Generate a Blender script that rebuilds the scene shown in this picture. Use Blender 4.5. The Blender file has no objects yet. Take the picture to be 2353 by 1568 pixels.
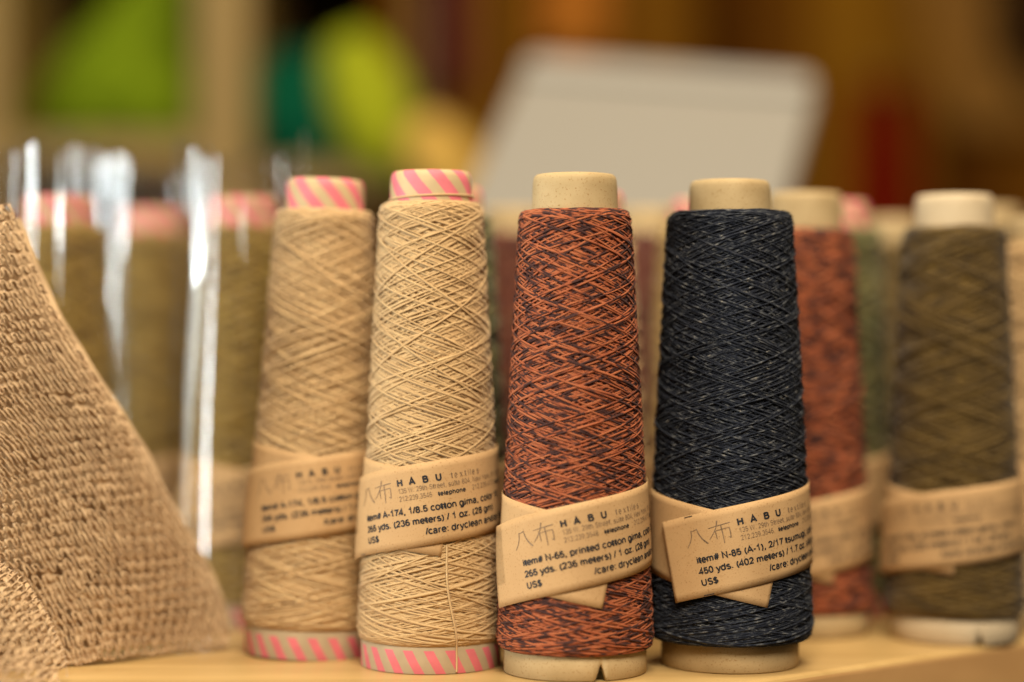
import bpy, math, random
import numpy as np
from mathutils import Vector, Matrix

# ------------------------------------------------------------------ camera, world, lamps, exposure
scene = bpy.context.scene
COL = scene.collection
CM = 0.01                      # everything below is thought of in centimetres
EYE = 11.2                     # camera height above the table top, cm
FPX = 4575.0                   # focal length in pixels of a 2353 px wide picture

cam = bpy.data.cameras.new('camera')
cam.lens = 70.0; cam.sensor_width = 36.0
cam.clip_start = 0.02; cam.clip_end = 20.0
cam.dof.use_dof = True
cam.dof.focus_distance = 0.664
cam.dof.aperture_fstop = 1.9
cam.dof.aperture_blades = 0
camo = bpy.data.objects.new('camera', cam); COL.objects.link(camo)
camo.location = (0, 0, EYE*CM); camo.rotation_euler = (math.radians(90), 0, 0)
scene.camera = camo

w = bpy.data.worlds.new('World'); scene.world = w; w.use_nodes = True
w.node_tree.nodes['Background'].inputs[0].default_value = (1.0, 0.80, 0.55, 1)
w.node_tree.nodes['Background'].inputs[1].default_value = 0.10

def area(name, loc, target, sx, sy, power, col):
    l = bpy.data.lights.new(name, 'AREA'); l.shape = 'RECTANGLE'
    l.size = sx; l.size_y = sy; l.energy = power; l.color = col
    o = bpy.data.objects.new(name, l); COL.objects.link(o)
    o.location = loc
    o.rotation_euler = (Vector(target)-Vector(loc)).to_track_quat('-Z', 'Y').to_euler()
    return o
area('ceiling_lamp', (0.09, -0.16, 0.92), (0.02, 0.70, 0.07), 0.55, 0.45, 23.5, (1.0, 0.90, 0.74))
area('window_light', (-0.93, 0.40, 0.17), (-0.12, 0.80, 0.10), 0.44, 0.60, 4.6, (0.90, 1.0, 0.97))
area('added_streak_light', (-0.90, 0.40, 0.17), (-0.12, 0.80, 0.10), 0.07, 0.55, 6.5, (0.90, 0.98, 1.0))  # added narrow source, puts the hot vertical streaks on the bags
area('added_glint_light', (-0.55, -0.25, 0.75), (-0.16, 0.80, 0.10), 0.05, 0.05, 0.4, (1.0, 0.95, 0.85))  # added small source, only for round glints on the cellophane
area('added_back_light', (0.15, 0.72, 1.05), (-0.1, 1.60, 0.20), 0.6, 0.4, 14.0, (1.0, 0.86, 0.64))  # added fill to brighten the shelving and wall, no known fixture

scene.view_settings.view_transform = 'Standard'
scene.view_settings.look = 'None'
scene.view_settings.exposure = 0.0
scene.view_settings.gamma = 1.0
scene.cycles.use_denoising = True
scene.cycles.max_bounces = 8
scene.cycles.transparent_max_bounces = 24
scene.cycles.sample_clamp_indirect = 6.0
scene.cycles.caustics_reflective = False
scene.cycles.caustics_refractive = False

# ------------------------------------------------------------------ helpers
RNG = np.random.default_rng(7)
def wx(px, d): return (px-1176.5)*d/FPX
def wz(py, d): return EYE-(py-784.0)*d/FPX

def mesh_obj(name, verts, faces, mat, parent=None, uvs=None, smooth=True, loc=None, rot=None):
    """verts in cm; faces an (n,3|4) array or list; uvs per vertex"""
    me = bpy.data.meshes.new(name)
    V = np.asarray(verts, dtype=np.float64)*CM
    if isinstance(faces, np.ndarray):
        n, k = faces.shape
        me.vertices.add(len(V)); me.vertices.foreach_set('co', V.ravel())
        me.loops.add(n*k); me.loops.foreach_set('vertex_index', faces.ravel().astype(np.int32))
        me.polygons.add(n)
        me.polygons.foreach_set('loop_start', np.arange(0, n*k, k, dtype=np.int32))
        me.polygons.foreach_set('loop_total', np.full(n, k, dtype=np.int32))
        me.update(calc_edges=True)
    else:
        me.from_pydata([tuple(v) for v in V], [], [tuple(f) for f in faces])
    if uvs is not None:
        li = np.empty(len(me.loops), dtype=np.int32); me.loops.foreach_get('vertex_index', li)
        lay = me.uv_layers.new(name='UVMap')
        lay.data.foreach_set('uv', np.asarray(uvs)[li].astype(np.float32).ravel())
    me.polygons.foreach_set('use_smooth', np.full(len(me.polygons), smooth, dtype=bool))
    me.validate()
    me.materials.append(mat)
    o = bpy.data.objects.new(name, me); COL.objects.link(o)
    if parent: o.parent = parent
    if loc is not None: o.location = [c*CM for c in loc]
    if rot is not None: o.rotation_euler = rot
    return o

def tag(o, label=None, cat=None, group=None, kind=None):
    if label: o['label'] = label
    if cat: o['category'] = cat
    if group: o['group'] = group
    if kind: o['kind'] = kind
    return o

def empty(name, loc, rot=(0, 0, 0)):
    o = bpy.data.objects.new(name, None); COL.objects.link(o)
    o.location = [c*CM for c in loc]; o.rotation_euler = rot
    o.empty_display_size = 0.01
    return o

def lathe(profile, nseg=96, u_scale=1.0, close=False):
    P = np.array(profile, dtype=float); m = len(P)
    th = np.linspace(0, 2*np.pi, nseg+1)
    V = np.zeros((nseg+1, m, 3)); U = np.zeros((nseg+1, m, 2))
    V[..., 0] = np.cos(th)[:, None]*P[None, :, 0]
    V[..., 1] = np.sin(th)[:, None]*P[None, :, 0]
    V[..., 2] = P[None, :, 1]
    U[..., 0] = (th/(2*np.pi))[:, None]*u_scale
    U[..., 1] = P[None, :, 1]
    i, j = np.meshgrid(np.arange(nseg), np.arange(m-1), indexing='ij')
    a = i*m+j
    F = np.stack([a, a+m, a+m+1, a+1], -1).reshape(-1, 4)
    return V.reshape(-1, 3), F, U.reshape(-1, 2)

def grid_faces(n, m):
    i, j = np.meshgrid(np.arange(n-1), np.arange(m-1), indexing='ij')
    a = i*m+j
    return np.stack([a, a+m, a+m+1, a+1], -1).reshape(-1, 4)

def tube(C, N, wid, thk, sides, u0=0.0):
    """flat tube round polyline C with surface normals N; wid/thk full sizes (scalars or arrays)"""
    T = np.gradient(C, axis=0); T /= np.linalg.norm(T, axis=1)[:, None]+1e-12
    N = N-(N*T).sum(1)[:, None]*T; N /= np.linalg.norm(N, axis=1)[:, None]+1e-12
    B = np.cross(T, N)
    a = np.linspace(0, 2*np.pi, sides, endpoint=False)
    wid = np.broadcast_to(wid, (len(C),)); thk = np.broadcast_to(thk, (len(C),))
    V = C[:, None, :]+(0.5*wid)[:, None, None]*np.cos(a)[None, :, None]*B[:, None, :] \
        + (0.5*thk)[:, None, None]*np.sin(a)[None, :, None]*N[:, None, :]
    L = np.concatenate([[0], np.cumsum(np.linalg.norm(np.diff(C, axis=0), axis=1))])+u0
    U = np.zeros((len(C), sides, 2)); U[..., 0] = L[:, None]; U[..., 1] = (a/(2*np.pi))[None, :]
    n = len(C)
    i, j = np.meshgrid(np.arange(n-1), np.arange(sides), indexing='ij')
    p = i*sides+j; q = i*sides+(j+1) % sides
    F = np.stack([p, q, q+sides, p+sides], -1).reshape(-1, 4)
    return V.reshape(-1, 3), F, U.reshape(-1, 2)

def join(parts):
    Vs, Fs, Us = [], [], []; o = 0
    for V, F, U in parts:
        Vs.append(V); Fs.append(F+o); Us.append(U); o += len(V)
    return np.concatenate(Vs), np.concatenate(Fs), np.concatenate(Us)

# ------------------------------------------------------------------ materials
def new_mat(name, base=(.5, .5, .5), rough=0.8, spec=0.3, sheen=0.0):
    m = bpy.data.materials.new(name); m.use_nodes = True
    b = m.node_tree.nodes['Principled BSDF']
    b.inputs['Base Color'].default_value = (*base, 1)
    b.inputs['Roughness'].default_value = rough
    b.inputs['Specular IOR Level'].default_value = spec
    b.inputs['Sheen Weight'].default_value = sheen
    return m, m.node_tree.nodes, m.node_tree.links, b

def ramp(ns, stops, interp='LINEAR'):
    r = ns.new('ShaderNodeValToRGB'); r.color_ramp.interpolation = interp
    e = r.color_ramp.elements
    while len(e) < len(stops): e.new(0.5)
    for k, (p, c) in enumerate(stops):
        e[k].position = p; e[k].color = (*c, 1)
    return r

def yarn_mat(name, stops, scale, detail=2.0, twist=0.0, bump=0.2, rough=0.8, sheen=0.15, spec=0.2, patch=0.0):
    """colour runs along the strand: UV.x is the length in cm"""
    m, ns, ln, b = new_mat(name, rough=rough, spec=spec, sheen=sheen)
    b.inputs['Sheen Roughness'].default_value = 0.5
    uv = ns.new('ShaderNodeUVMap'); sx = ns.new('ShaderNodeSeparateXYZ'); ln.new(uv.outputs[0], sx.inputs[0])
    nz = ns.new('ShaderNodeTexNoise'); nz.noise_dimensions = '1D'
    nz.inputs['Scale'].default_value = scale; nz.inputs['Detail'].default_value = detail
    ln.new(sx.outputs[0], nz.inputs['W'])
    r = ramp(ns, stops); fac = nz.outputs[0]
    if patch:                       # neighbouring strands dyed together
        tc = ns.new('ShaderNodeTexCoord'); n3 = ns.new('ShaderNodeTexNoise'); n3.inputs['Scale'].default_value = 110; n3.inputs['Detail'].default_value = 1
        ln.new(tc.outputs['Object'], n3.inputs['Vector'])
        mm = ns.new('ShaderNodeMix'); mm.inputs[0].default_value = patch
        ln.new(fac, mm.inputs[2]); ln.new(n3.outputs[0], mm.inputs[3]); fac = mm.outputs[0]
    ln.new(fac, r.inputs[0])
    ln.new(r.outputs[0], b.inputs['Base Color'])
    # fibre relief running along the strand, with a twist
    mp = ns.new('ShaderNodeMapping'); mp.inputs['Scale'].default_value = (6.0 if twist == 0 else 9.0, 7.0, 1)
    mp.inputs['Rotation'].default_value = (0, 0, twist)
    ln.new(uv.outputs[0], mp.inputs[0])
    n2 = ns.new('ShaderNodeTexNoise'); n2.inputs['Scale'].default_value = 2.2; n2.inputs['Detail'].default_value = 3
    ln.new(mp.outputs[0], n2.inputs['Vector'])
    bp = ns.new('ShaderNodeBump'); bp.inputs['Strength'].default_value = bump; bp.inputs['Distance'].default_value = 0.0004
    ln.new(n2.outputs[0], bp.inputs['Height']); ln.new(bp.outputs[0], b.inputs['Normal'])
    return m

M = {}
M['beige'] = yarn_mat('beige_cotton', [(0.25, (.37, .225, .095)), (0.5, (.46, .29, .13)), (0.8, (.53, .355, .165))], 0.35)
RUST = (.275, .068, .024); RUST2 = (.32, .095, .036); DK = (.032, .012, .011)
M['rust'] = yarn_mat('printed_rust_cotton', [(0.0, DK), (0.45, (.048, .017, .013)), (0.51, RUST), (0.62, RUST2), (1.0, RUST)], 0.95, 1.5, sheen=0.03, patch=.13)
M['navy'] = yarn_mat('navy_tweed_silk', [(0.0, (.005, .005, .007)), (0.40, (.008, .010, .017)), (0.52, (.018, .020, .028)),
                     (0.60, (.050, .052, .056)), (0.70, (.09, .09, .092)), (0.85, (.30, .26, .20))], 2.6, 4.0, twist=0.9, bump=0.6, rough=0.8, sheen=0.04, spec=0.12)
M['olive'] = yarn_mat('olive_brown_yarn', [(0.25, (.036, .019, .003)), (0.5, (.095, .054, .009)), (0.75, (.15, .088, .018))], 0.5)
M['moss'] = yarn_mat('moss_green_yarn', [(0.3, (.035, .035, .008)), (0.5, (.10, .09, .025)), (0.7, (.22, .17, .06))], 0.6)
M['maroon'] = yarn_mat('maroon_brown_yarn', [(0.3, (.035, .012, .006)), (0.5, (.12, .028, .014)), (0.7, (.19, .07, .03))], 0.5)
M['gold'] = yarn_mat('pale_gold_yarn', [(0.3, (.30, .18, .045)), (0.6, (.48, .31, .10))], 0.5)
M['wrapped'] = yarn_mat('khaki_yarn', [(0.3, (.14, .078, .011)), (0.5, (.235, .14, .024)), (0.7, (.30, .19, .04))], 0.5)
M['knit'] = yarn_mat('knit_linen', [(0.25, (.40, .25, .13)), (0.5, (.50, .33, .175)), (0.78, (.58, .40, .22))], 0.7, 3.0, twist=0.5, bump=0.5)

def paper_mat(name, c0, c1, sp, fibre=1.0, rough=0.75):
    m, ns, ln, b = new_mat(name, rough=rough, spec=0.25)
    tc = ns.new('ShaderNodeTexCoord')
    n1 = ns.new('ShaderNodeTexNoise'); n1.inputs['Scale'].default_value = 60; n1.inputs['Detail'].default_value = 6
    ln.new(tc.outputs['Object'], n1.inputs['Vector'])
    r = ramp(ns, [(0.3, c0), (0.7, c1)]); ln.new(n1.outputs[0], r.inputs[0])
    n2 = ns.new('ShaderNodeTexNoise'); n2.inputs['Scale'].default_value = 1500; n2.inputs['Detail'].default_value = 2
    ln.new(tc.outputs['Object'], n2.inputs['Vector'])
    r2 = ramp(ns, [(0.60, (1, 1, 1)), (0.72, sp)]); ln.new(n2.outputs[0], r2.inputs[0])
    mx = ns.new('ShaderNodeMix'); mx.data_type = 'RGBA'; mx.blend_type = 'MULTIPLY'
    mx.inputs[0].default_value = 0.85*fibre
    ln.new(r.outputs[0], mx.inputs[6]); ln.new(r2.outputs[0], mx.inputs[7])
    ln.new(mx.outputs[2], b.inputs['Base Color'])
    bp = ns.new('ShaderNodeBump'); bp.inputs['Strength'].default_value = 0.12; bp.inputs['Distance'].default_value = 0.0003
    ln.new(n2.outputs[0], bp.inputs['Height']); ln.new(bp.outputs[0], b.inputs['Normal'])
    return m
M['kraft'] = paper_mat('kraft_paper', (.41, .243, .106), (.465, .283, .127), (.66, .58, .48), 0.9)
M['core'] = paper_mat('chipboard_core', (.335, .23, .105), (.45, .325, .165), (.64, .50, .36), 1.0)
M['greycore'] = paper_mat('grey_chipboard_core', (.47, .36, .22), (.56, .44, .28), (.70, .56, .42), 1.0)

def stripe_mat(name, n, slant, duty, edge=None, pink=(.62, .15, .17), paper=(.42, .30, .155)):
    """pink slanted bars printed on a kraft tape; UV = turn fraction, height in cm"""
    m, ns, ln, b = new_mat(name, rough=0.6, spec=0.3)
    uv = ns.new('ShaderNodeUVMap'); s = ns.new('ShaderNodeSeparateXYZ'); ln.new(uv.outputs[0], s.inputs[0])
    def math_(op, a, c=None):
        k = ns.new('ShaderNodeMath'); k.operation = op
        for q, val in enumerate((a, c)):
            if val is None: continue
            if isinstance(val, (int, float)): k.inputs[q].default_value = val
            else: ln.new(val, k.inputs[q])
        return k.outputs[0]
    tc = ns.new('ShaderNodeTexCoord')
    nz = ns.new('ShaderNodeTexNoise'); nz.inputs['Scale'].default_value = 160; nz.inputs['Detail'].default_value = 4
    ln.new(tc.outputs['Object'], nz.inputs['Vector'])
    jit = math_('MULTIPLY', math_('SUBTRACT', nz.outputs[0], 0.5), 0.10)
    ph = math_('ADD', math_('ADD', math_('MULTIPLY', s.outputs[0], n), math_('MULTIPLY', s.outputs[1], slant)), jit)
    fr = math_('FRACT', ph)
    on = math_('LESS_THAN', fr, duty)
    if edge is not None:
        on = math_('MULTIPLY', on, math_('LESS_THAN', s.outputs[1], edge))
    r = ramp(ns, [(0.3, paper), (0.7, tuple(c*1.18 for c in paper))]); ln.new(nz.outputs[0], r.inputs[0])
    r2 = ramp(ns, [(0.3, tuple(c*.85 for c in pink)), (0.7, tuple(min(1, c*1.08) for c in pink))]); ln.new(nz.outputs[0], r2.inputs[0])
    mx = ns.new('ShaderNodeMix'); mx.data_type = 'RGBA'
    ln.new(on, mx.inputs[0]); ln.new(r.outputs[0], mx.inputs[6]); ln.new(r2.outputs[0], mx.inputs[7])
    ln.new(mx.outputs[2], b.inputs['Base Color'])
    return m
M['cap_stripe'] = stripe_mat('pink_striped_cap_tape', 9, 0.86, 0.52)
M['base_stripe'] = stripe_mat('pink_striped_base_tape', 21, 0.75, 0.48, edge=0.78, paper=(.36, .275, .17))

def ink_mat(name, c):
    m, ns, ln, b = new_mat(name, rough=0.6, spec=0.2)
    tc = ns.new('ShaderNodeTexCoord'); nz = ns.new('ShaderNodeTexNoise')
    nz.inputs['Scale'].default_value = 700; nz.inputs['Detail'].default_value = 3
    ln.new(tc.outputs['Object'], nz.inputs['Vector'])
    r = ramp(ns, [(0.35, c), (0.75, tuple(x*1.8+.01 for x in c))]); ln.new(nz.outputs[0], r.inputs[0])
    ln.new(r.outputs[0], b.inputs['Base Color'])
    return m
M['ink'] = ink_mat('black_ink', (.012, .011, .012))
M['ink_grey'] = ink_mat('grey_ink', (.13, .082, .045))

def wood_mat(name, c0, c1, scale=(3, 30, 30), rough=0.45, spec=0.4):
    m, ns, ln, b = new_mat(name, rough=rough, spec=spec)
    tc = ns.new('ShaderNodeTexCoord'); mp = ns.new('ShaderNodeMapping'); mp.inputs['Scale'].default_value = scale
    ln.new(tc.outputs['Object'], mp.inputs[0])
    nz = ns.new('ShaderNodeTexNoise'); nz.inputs['Scale'].default_value = 1.0; nz.inputs['Detail'].default_value = 6
    nz.inputs['Distortion'].default_value = 0.6
    ln.new(mp.outputs[0], nz.inputs['Vector'])
    r = ramp(ns, [(0.3, c0), (0.7, c1)]); ln.new(nz.outputs[0], r.inputs[0]); ln.new(r.outputs[0], b.inputs['Base Color'])
    bp = ns.new('ShaderNodeBump'); bp.inputs['Strength'].default_value = 0.05; bp.inputs['Distance'].default_value = 0.0005
    ln.new(nz.outputs[0], bp.inputs['Height']); ln.new(bp.outputs[0], b.inputs['Normal'])
    return m
M['table'] = wood_mat('pale_varnished_wood', (.40, .245, .085), (.52, .335, .13), (5, 70, 40), 0.36)
M['table_edge'] = wood_mat('pale_wood_edge', (.44, .235, .085), (.52, .29, .11), (6, 40, 40), 0.5)
M['post'] = wood_mat('tan_shelf_wood', (.13, .075, .010), (.175, .105, .017), (40, 40, 4), 0.6)

def film_mat():
    m = bpy.data.materials.new('clear_cellophane'); m.use_nodes = True
    ns, ln = m.node_tree.nodes, m.node_tree.links
    ns.remove(ns['Principled BSDF'])
    out = ns['Material Output']
    tr = ns.new('ShaderNodeBsdfTransparent'); tr.inputs[0].default_value = (.985, .987, .985, 1)
    gl = ns.new('ShaderNodeBsdfGlossy'); gl.inputs['Roughness'].default_value = 0.035
    # reflectance of a thin sheet, the same from both sides
    ge = ns.new('ShaderNodeNewGeometry'); dt = ns.new('ShaderNodeVectorMath'); dt.operation = 'DOT_PRODUCT'
    ln.new(ge.outputs['Incoming'], dt.inputs[0]); ln.new(ge.outputs['Normal'], dt.inputs[1])
    def mth(op, a_, b_=None):
        k = ns.new('ShaderNodeMath'); k.operation = op
        for q, val in enumerate((a_, b_)):
            if val is None: continue
            if isinstance(val, (int, float)): k.inputs[q].default_value = val
            else: ln.new(val, k.inputs[q])
        return k.outputs[0]
    c_ = mth('SUBTRACT', 1.0, mth('ABSOLUTE', dt.outputs['Value']))
    fac = mth('MINIMUM', mth('ADD', mth('MULTIPLY', mth('POWER', c_, 5.0), 0.80), 0.14), 0.9)
    tc = ns.new('ShaderNodeTexCoord'); mp = ns.new('ShaderNodeMapping'); mp.inputs['Scale'].default_value = (90, 90, 14)
    ln.new(tc.outputs['Object'], mp.inputs[0])
    nz = ns.new('ShaderNodeTexNoise'); nz.inputs['Scale'].default_value = 1.2; nz.inputs['Detail'].default_value = 3
    ln.new(mp.outputs[0], nz.inputs['Vector'])
    bp = ns.new('ShaderNodeBump'); bp.inputs['Strength'].default_value = 0.10; bp.inputs['Distance'].default_value = 0.001
    ln.new(nz.outputs[0], bp.inputs['Height']); ln.new(bp.outputs[0], gl.inputs['Normal'])
    mx = ns.new('ShaderNodeMixShader'); ln.new(fac, mx.inputs[0])
    ln.new(tr.outputs[0], mx.inputs[1]); ln.new(gl.outputs[0], mx.inputs[2])
    ln.new(mx.outputs[0], out.inputs['Surface'])
    return m
M['film'] = film_mat()

def cloth_mat(name, c, var=0.35, scale=40):
    m, ns, ln, b = new_mat(name, rough=0.95, spec=0.04, sheen=0.0)
    tc = ns.new('ShaderNodeTexCoord'); nz = ns.new('ShaderNodeTexNoise')
    nz.inputs['Scale'].default_value = scale; nz.inputs['Detail'].default_value = 4
    ln.new(tc.outputs['Object'], nz.inputs['Vector'])
    r = ramp(ns, [(0.3, tuple(x*(1-var) for x in c)), (0.7, tuple(min(1, x*(1+var)) for x in c))])
    ln.new(nz.outputs[0], r.inputs[0]); ln.new(r.outputs[0], b.inputs['Base Color'])
    return m

# ------------------------------------------------------------------ the table
def build_table():
    # corner table: a front edge just below the picture and a diagonal edge that runs back to the right
    a = Vector((7.75, 65.3)); dirv = Vector((10.3, 8.25)).normalized()
    c0 = a-dirv*7.0                      # the front corner
    c1 = a+dirv*70.0
    poly = [(-70, c0.y), (c0.x, c0.y), (c1.x, c1.y), (c1.x, 128), (-70, 128)]
    n = len(poly); r = 0.25; k = 4
    ctr = Vector((0, 95))
    def inset(d):
        out = []
        for i in range(n):
            p = Vector(poly[i]); q0 = Vector(poly[i-1]); q1 = Vector(poly[(i+1) % n])
            e0 = (p-q0).normalized(); e1 = (q1-p).normalized()
            n0 = Vector((-e0.y, e0.x)); n1 = Vector((-e1.y, e1.x))
            bis = (n0+n1).normalized(); out.append(p+bis*(d/max(.3, bis.dot(n0))))
        return out
    V, F = [], []
    rings = [(r*(1-math.sin(t)), -r*(1-math.cos(t))) for t in np.linspace(0, math.pi/2, k+1)]
    rings.append((0, -3.2))
    for (dd, z) in rings:
        for p in inset(dd): V.append((p.x, p.y, z))
    F.append(tuple(range(n)))
    m = len(rings)
    for j in range(m-1):
        for i in range(n):
            F.append((j*n+i, (j+1)*n+i, (j+1)*n+(i+1) % n, j*n+(i+1) % n))
    F.append(tuple((m-1)*n+i for i in reversed(range(n))))
    t = mesh_obj('table', V, F, M['table'], smooth=False)
    t.data.materials.append(M['table_edge'])
    for f in t.data.polygons:
        if abs(f.normal.z) < 0.2: f.material_index = 1
    for (x, y) in ((-64, 64), (4, 64), (-64, 122), (c1.x-4, 122)):
        lv = []
        for (zz, s) in ((-3.2, 2.4), (-70, 1.6)):
            lv += [(x-s, y-s, zz), (x+s, y-s, zz), (x+s, y+s, zz), (x-s, y+s, zz)]
        mesh_obj('leg', lv, [(0, 1, 5, 4), (1, 2, 6, 5), (2, 3, 7, 6), (3, 0, 4, 7), (4, 5, 6, 7)], M['table_edge'], t, smooth=False)
    tag(t, 'pale varnished wooden table with a diagonal edge, carrying all the yarn cones', 'table')
build_table()
fl = mesh_obj('floor', [(-300, -150, -70.2), (300, -150, -70.2), (300, 320, -70.2), (-300, 320, -70.2)], [(0, 1, 2, 3)],
              wood_mat('floor_wood', (.10, .06, .03), (.15, .09, .045)), smooth=False)
fl['kind'] = 'structure'

# ------------------------------------------------------------------ yarn windings
def cone_r(z, P):
    z = np.asarray(z, float)
    t = np.clip((z-P['zb'])/(P['zt']-P['zb']), 0, 1)
    r = P['rb']+(P['rt']-P['rb'])*t + P.get('bow', 0.0)*np.sin(np.pi*t)
    return r

def shoulder(z, P, R):
    z = np.asarray(z, float)
    e = np.zeros_like(z)
    d = np.clip((R-(z-P['zb']))/R, 0, 1); e += 0.55*R*(1-np.sqrt(np.clip(1-d*d*.96, 0, 1)))
    R2 = R*0.9
    d = np.clip((R2-(P['zt']-z))/R2, 0, 1); e += 0.6*R2*(1-np.sqrt(np.clip(1-d*d*.96, 0, 1)))
    return e

def winding(P, width, thick, n_trav, pitch, seed, sides=6, dth=7.0, depth=0.26, jit=0.10, lap=0.13, fuzz=0.0, vary=.15, grp_n=4, hairs=0):
    rng = np.random.default_rng(seed)
    turns = (P['zt']-P['zb'])/pitch
    npts = int(turns*360/dth)
    H = P['zt']-P['zb']
    pts_th, pts_z, pts_off, kk = [], [], [], []
    th = rng.uniform(0, 6.28)
    za = P['zb']+abs(rng.normal(0, jit*.4))
    up = True
    adv = 2*np.pi*0.381966
    for k in range(n_trav):
        zb_ = (P['zt']-abs(rng.normal(0, jit))) if up else (P['zb']+abs(rng.normal(0, jit)))
        x = np.linspace(0, 1, npts, endpoint=False)
        # triangle wave with rounded corners
        tri = np.arcsin(0.985*np.sin((x-.5)*np.pi))/np.arcsin(0.985)*.5+.5
        f0, f1 = (za-P['zb'])/H, (zb_-P['zb'])/H
        wv = f0+(f1-f0)*tri
        g = lambda q: .80*q+.20*q*q
        z = P['zb']+H*g(np.clip(wv, 0, 1))
        if k % grp_n == 0:
            grp = rng.normal(0, .15); jump = adv+rng.normal(0, .6)
        else:
            jump = 0.0
        nudge = jump+(width*1.02/(pitch/6.2832))*0.5+rng.normal(0.0, lap)   # else lie beside the last one
        dt = turns*2*np.pi*(1+grp)+nudge
        tt = th+dt*x
        wob = rng.normal(0, .035)*np.sin(2*np.pi*(x*rng.uniform(1, 3)+rng.random()))
        pts_th.append(tt); pts_z.append(np.clip(z+wob*np.sin(np.pi*x), P['zb'], P['zt']))
        pts_off.append(np.full(npts, k/(n_trav-1)))
        th += dt; za = zb_; up = not up
    th = np.concatenate(pts_th); z = np.concatenate(pts_z); o = np.concatenate(pts_off)
    o = np.convolve(np.pad(o, 8, mode='edge'), np.ones(17)/17, mode='valid')
    off = -depth*(1-o)**0.8 + 0.02*np.clip((o-.85)/.15, 0, 1)+fuzz*rng.standard_normal(len(o)//5+1).repeat(5)[:len(o)]
    r = cone_r(z, P)-shoulder(z, P, 0.42)*(0.6+.4*o)+off
    C = np.stack([np.cos(th)*r, np.sin(th)*r, z], 1)
    N = np.stack([np.cos(th), np.sin(th), np.full_like(th, .055)], 1)
    wvar = width*(1+vary*np.sin(np.arange(len(th))*.021)+.10*rng.standard_normal(len(th)//9+1).repeat(9)[:len(th)])
    tv = tube(C, N, wvar, thick, sides)
    parts_h = []
    if hairs:
        q = rng.integers(0, len(th), hairs); n4 = 4
        t4 = np.linspace(0, 1, n4)
        ln_ = rng.uniform(.08, .30, hairs); st_ = rng.uniform(.02, .10, hairs); sl_ = rng.normal(0, .5, hairs)
        dr = rng.choice([-1, 1], hairs)
        HT = th[q][:, None]+dr[:, None]*ln_[:, None]*t4/r[q][:, None]
        HR = r[q][:, None]+thick*.4+st_[:, None]*(t4**1.4)
        HZ = z[q][:, None]+sl_[:, None]*ln_[:, None]*t4+rng.normal(0, .03, hairs)[:, None]*t4**2
        Cc = np.stack([np.cos(HT)*HR, np.sin(HT)*HR, HZ], -1)
        wv_ = .0055*(1-.6*t4)[None, :, None]*np.array([0, 0, 1.0])
        HV = np.concatenate([Cc+wv_, Cc-wv_], 1).reshape(-1, 3)
        bi = (np.arange(hairs)*2*n4)[:, None]; ii = np.arange(n4-1)[None, :]
        HF = np.stack([bi+ii, bi+ii+1, bi+ii+1+n4, bi+ii+n4], -1).reshape(-1, 4)
        HU = np.stack([np.repeat(q*.2, 2*n4), np.zeros(hairs*2*n4)], 1)
        parts_h.append((HV, HF, HU))
    # wound body below the visible strands
    prof = []
    for zz in np.linspace(P['zb'], P['zt'], 40):
        prof.append((float(cone_r(zz, P)-shoulder(zz, P, .42)-depth*.92), zz))
    prof = [(P['rcore'], P['zb']+.02)]+prof+[(P['rcap'], P['zt']-.02)]
    b = lathe(prof, 64, u_scale=40.0)
    return join([tv, b]+parts_h)

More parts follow.
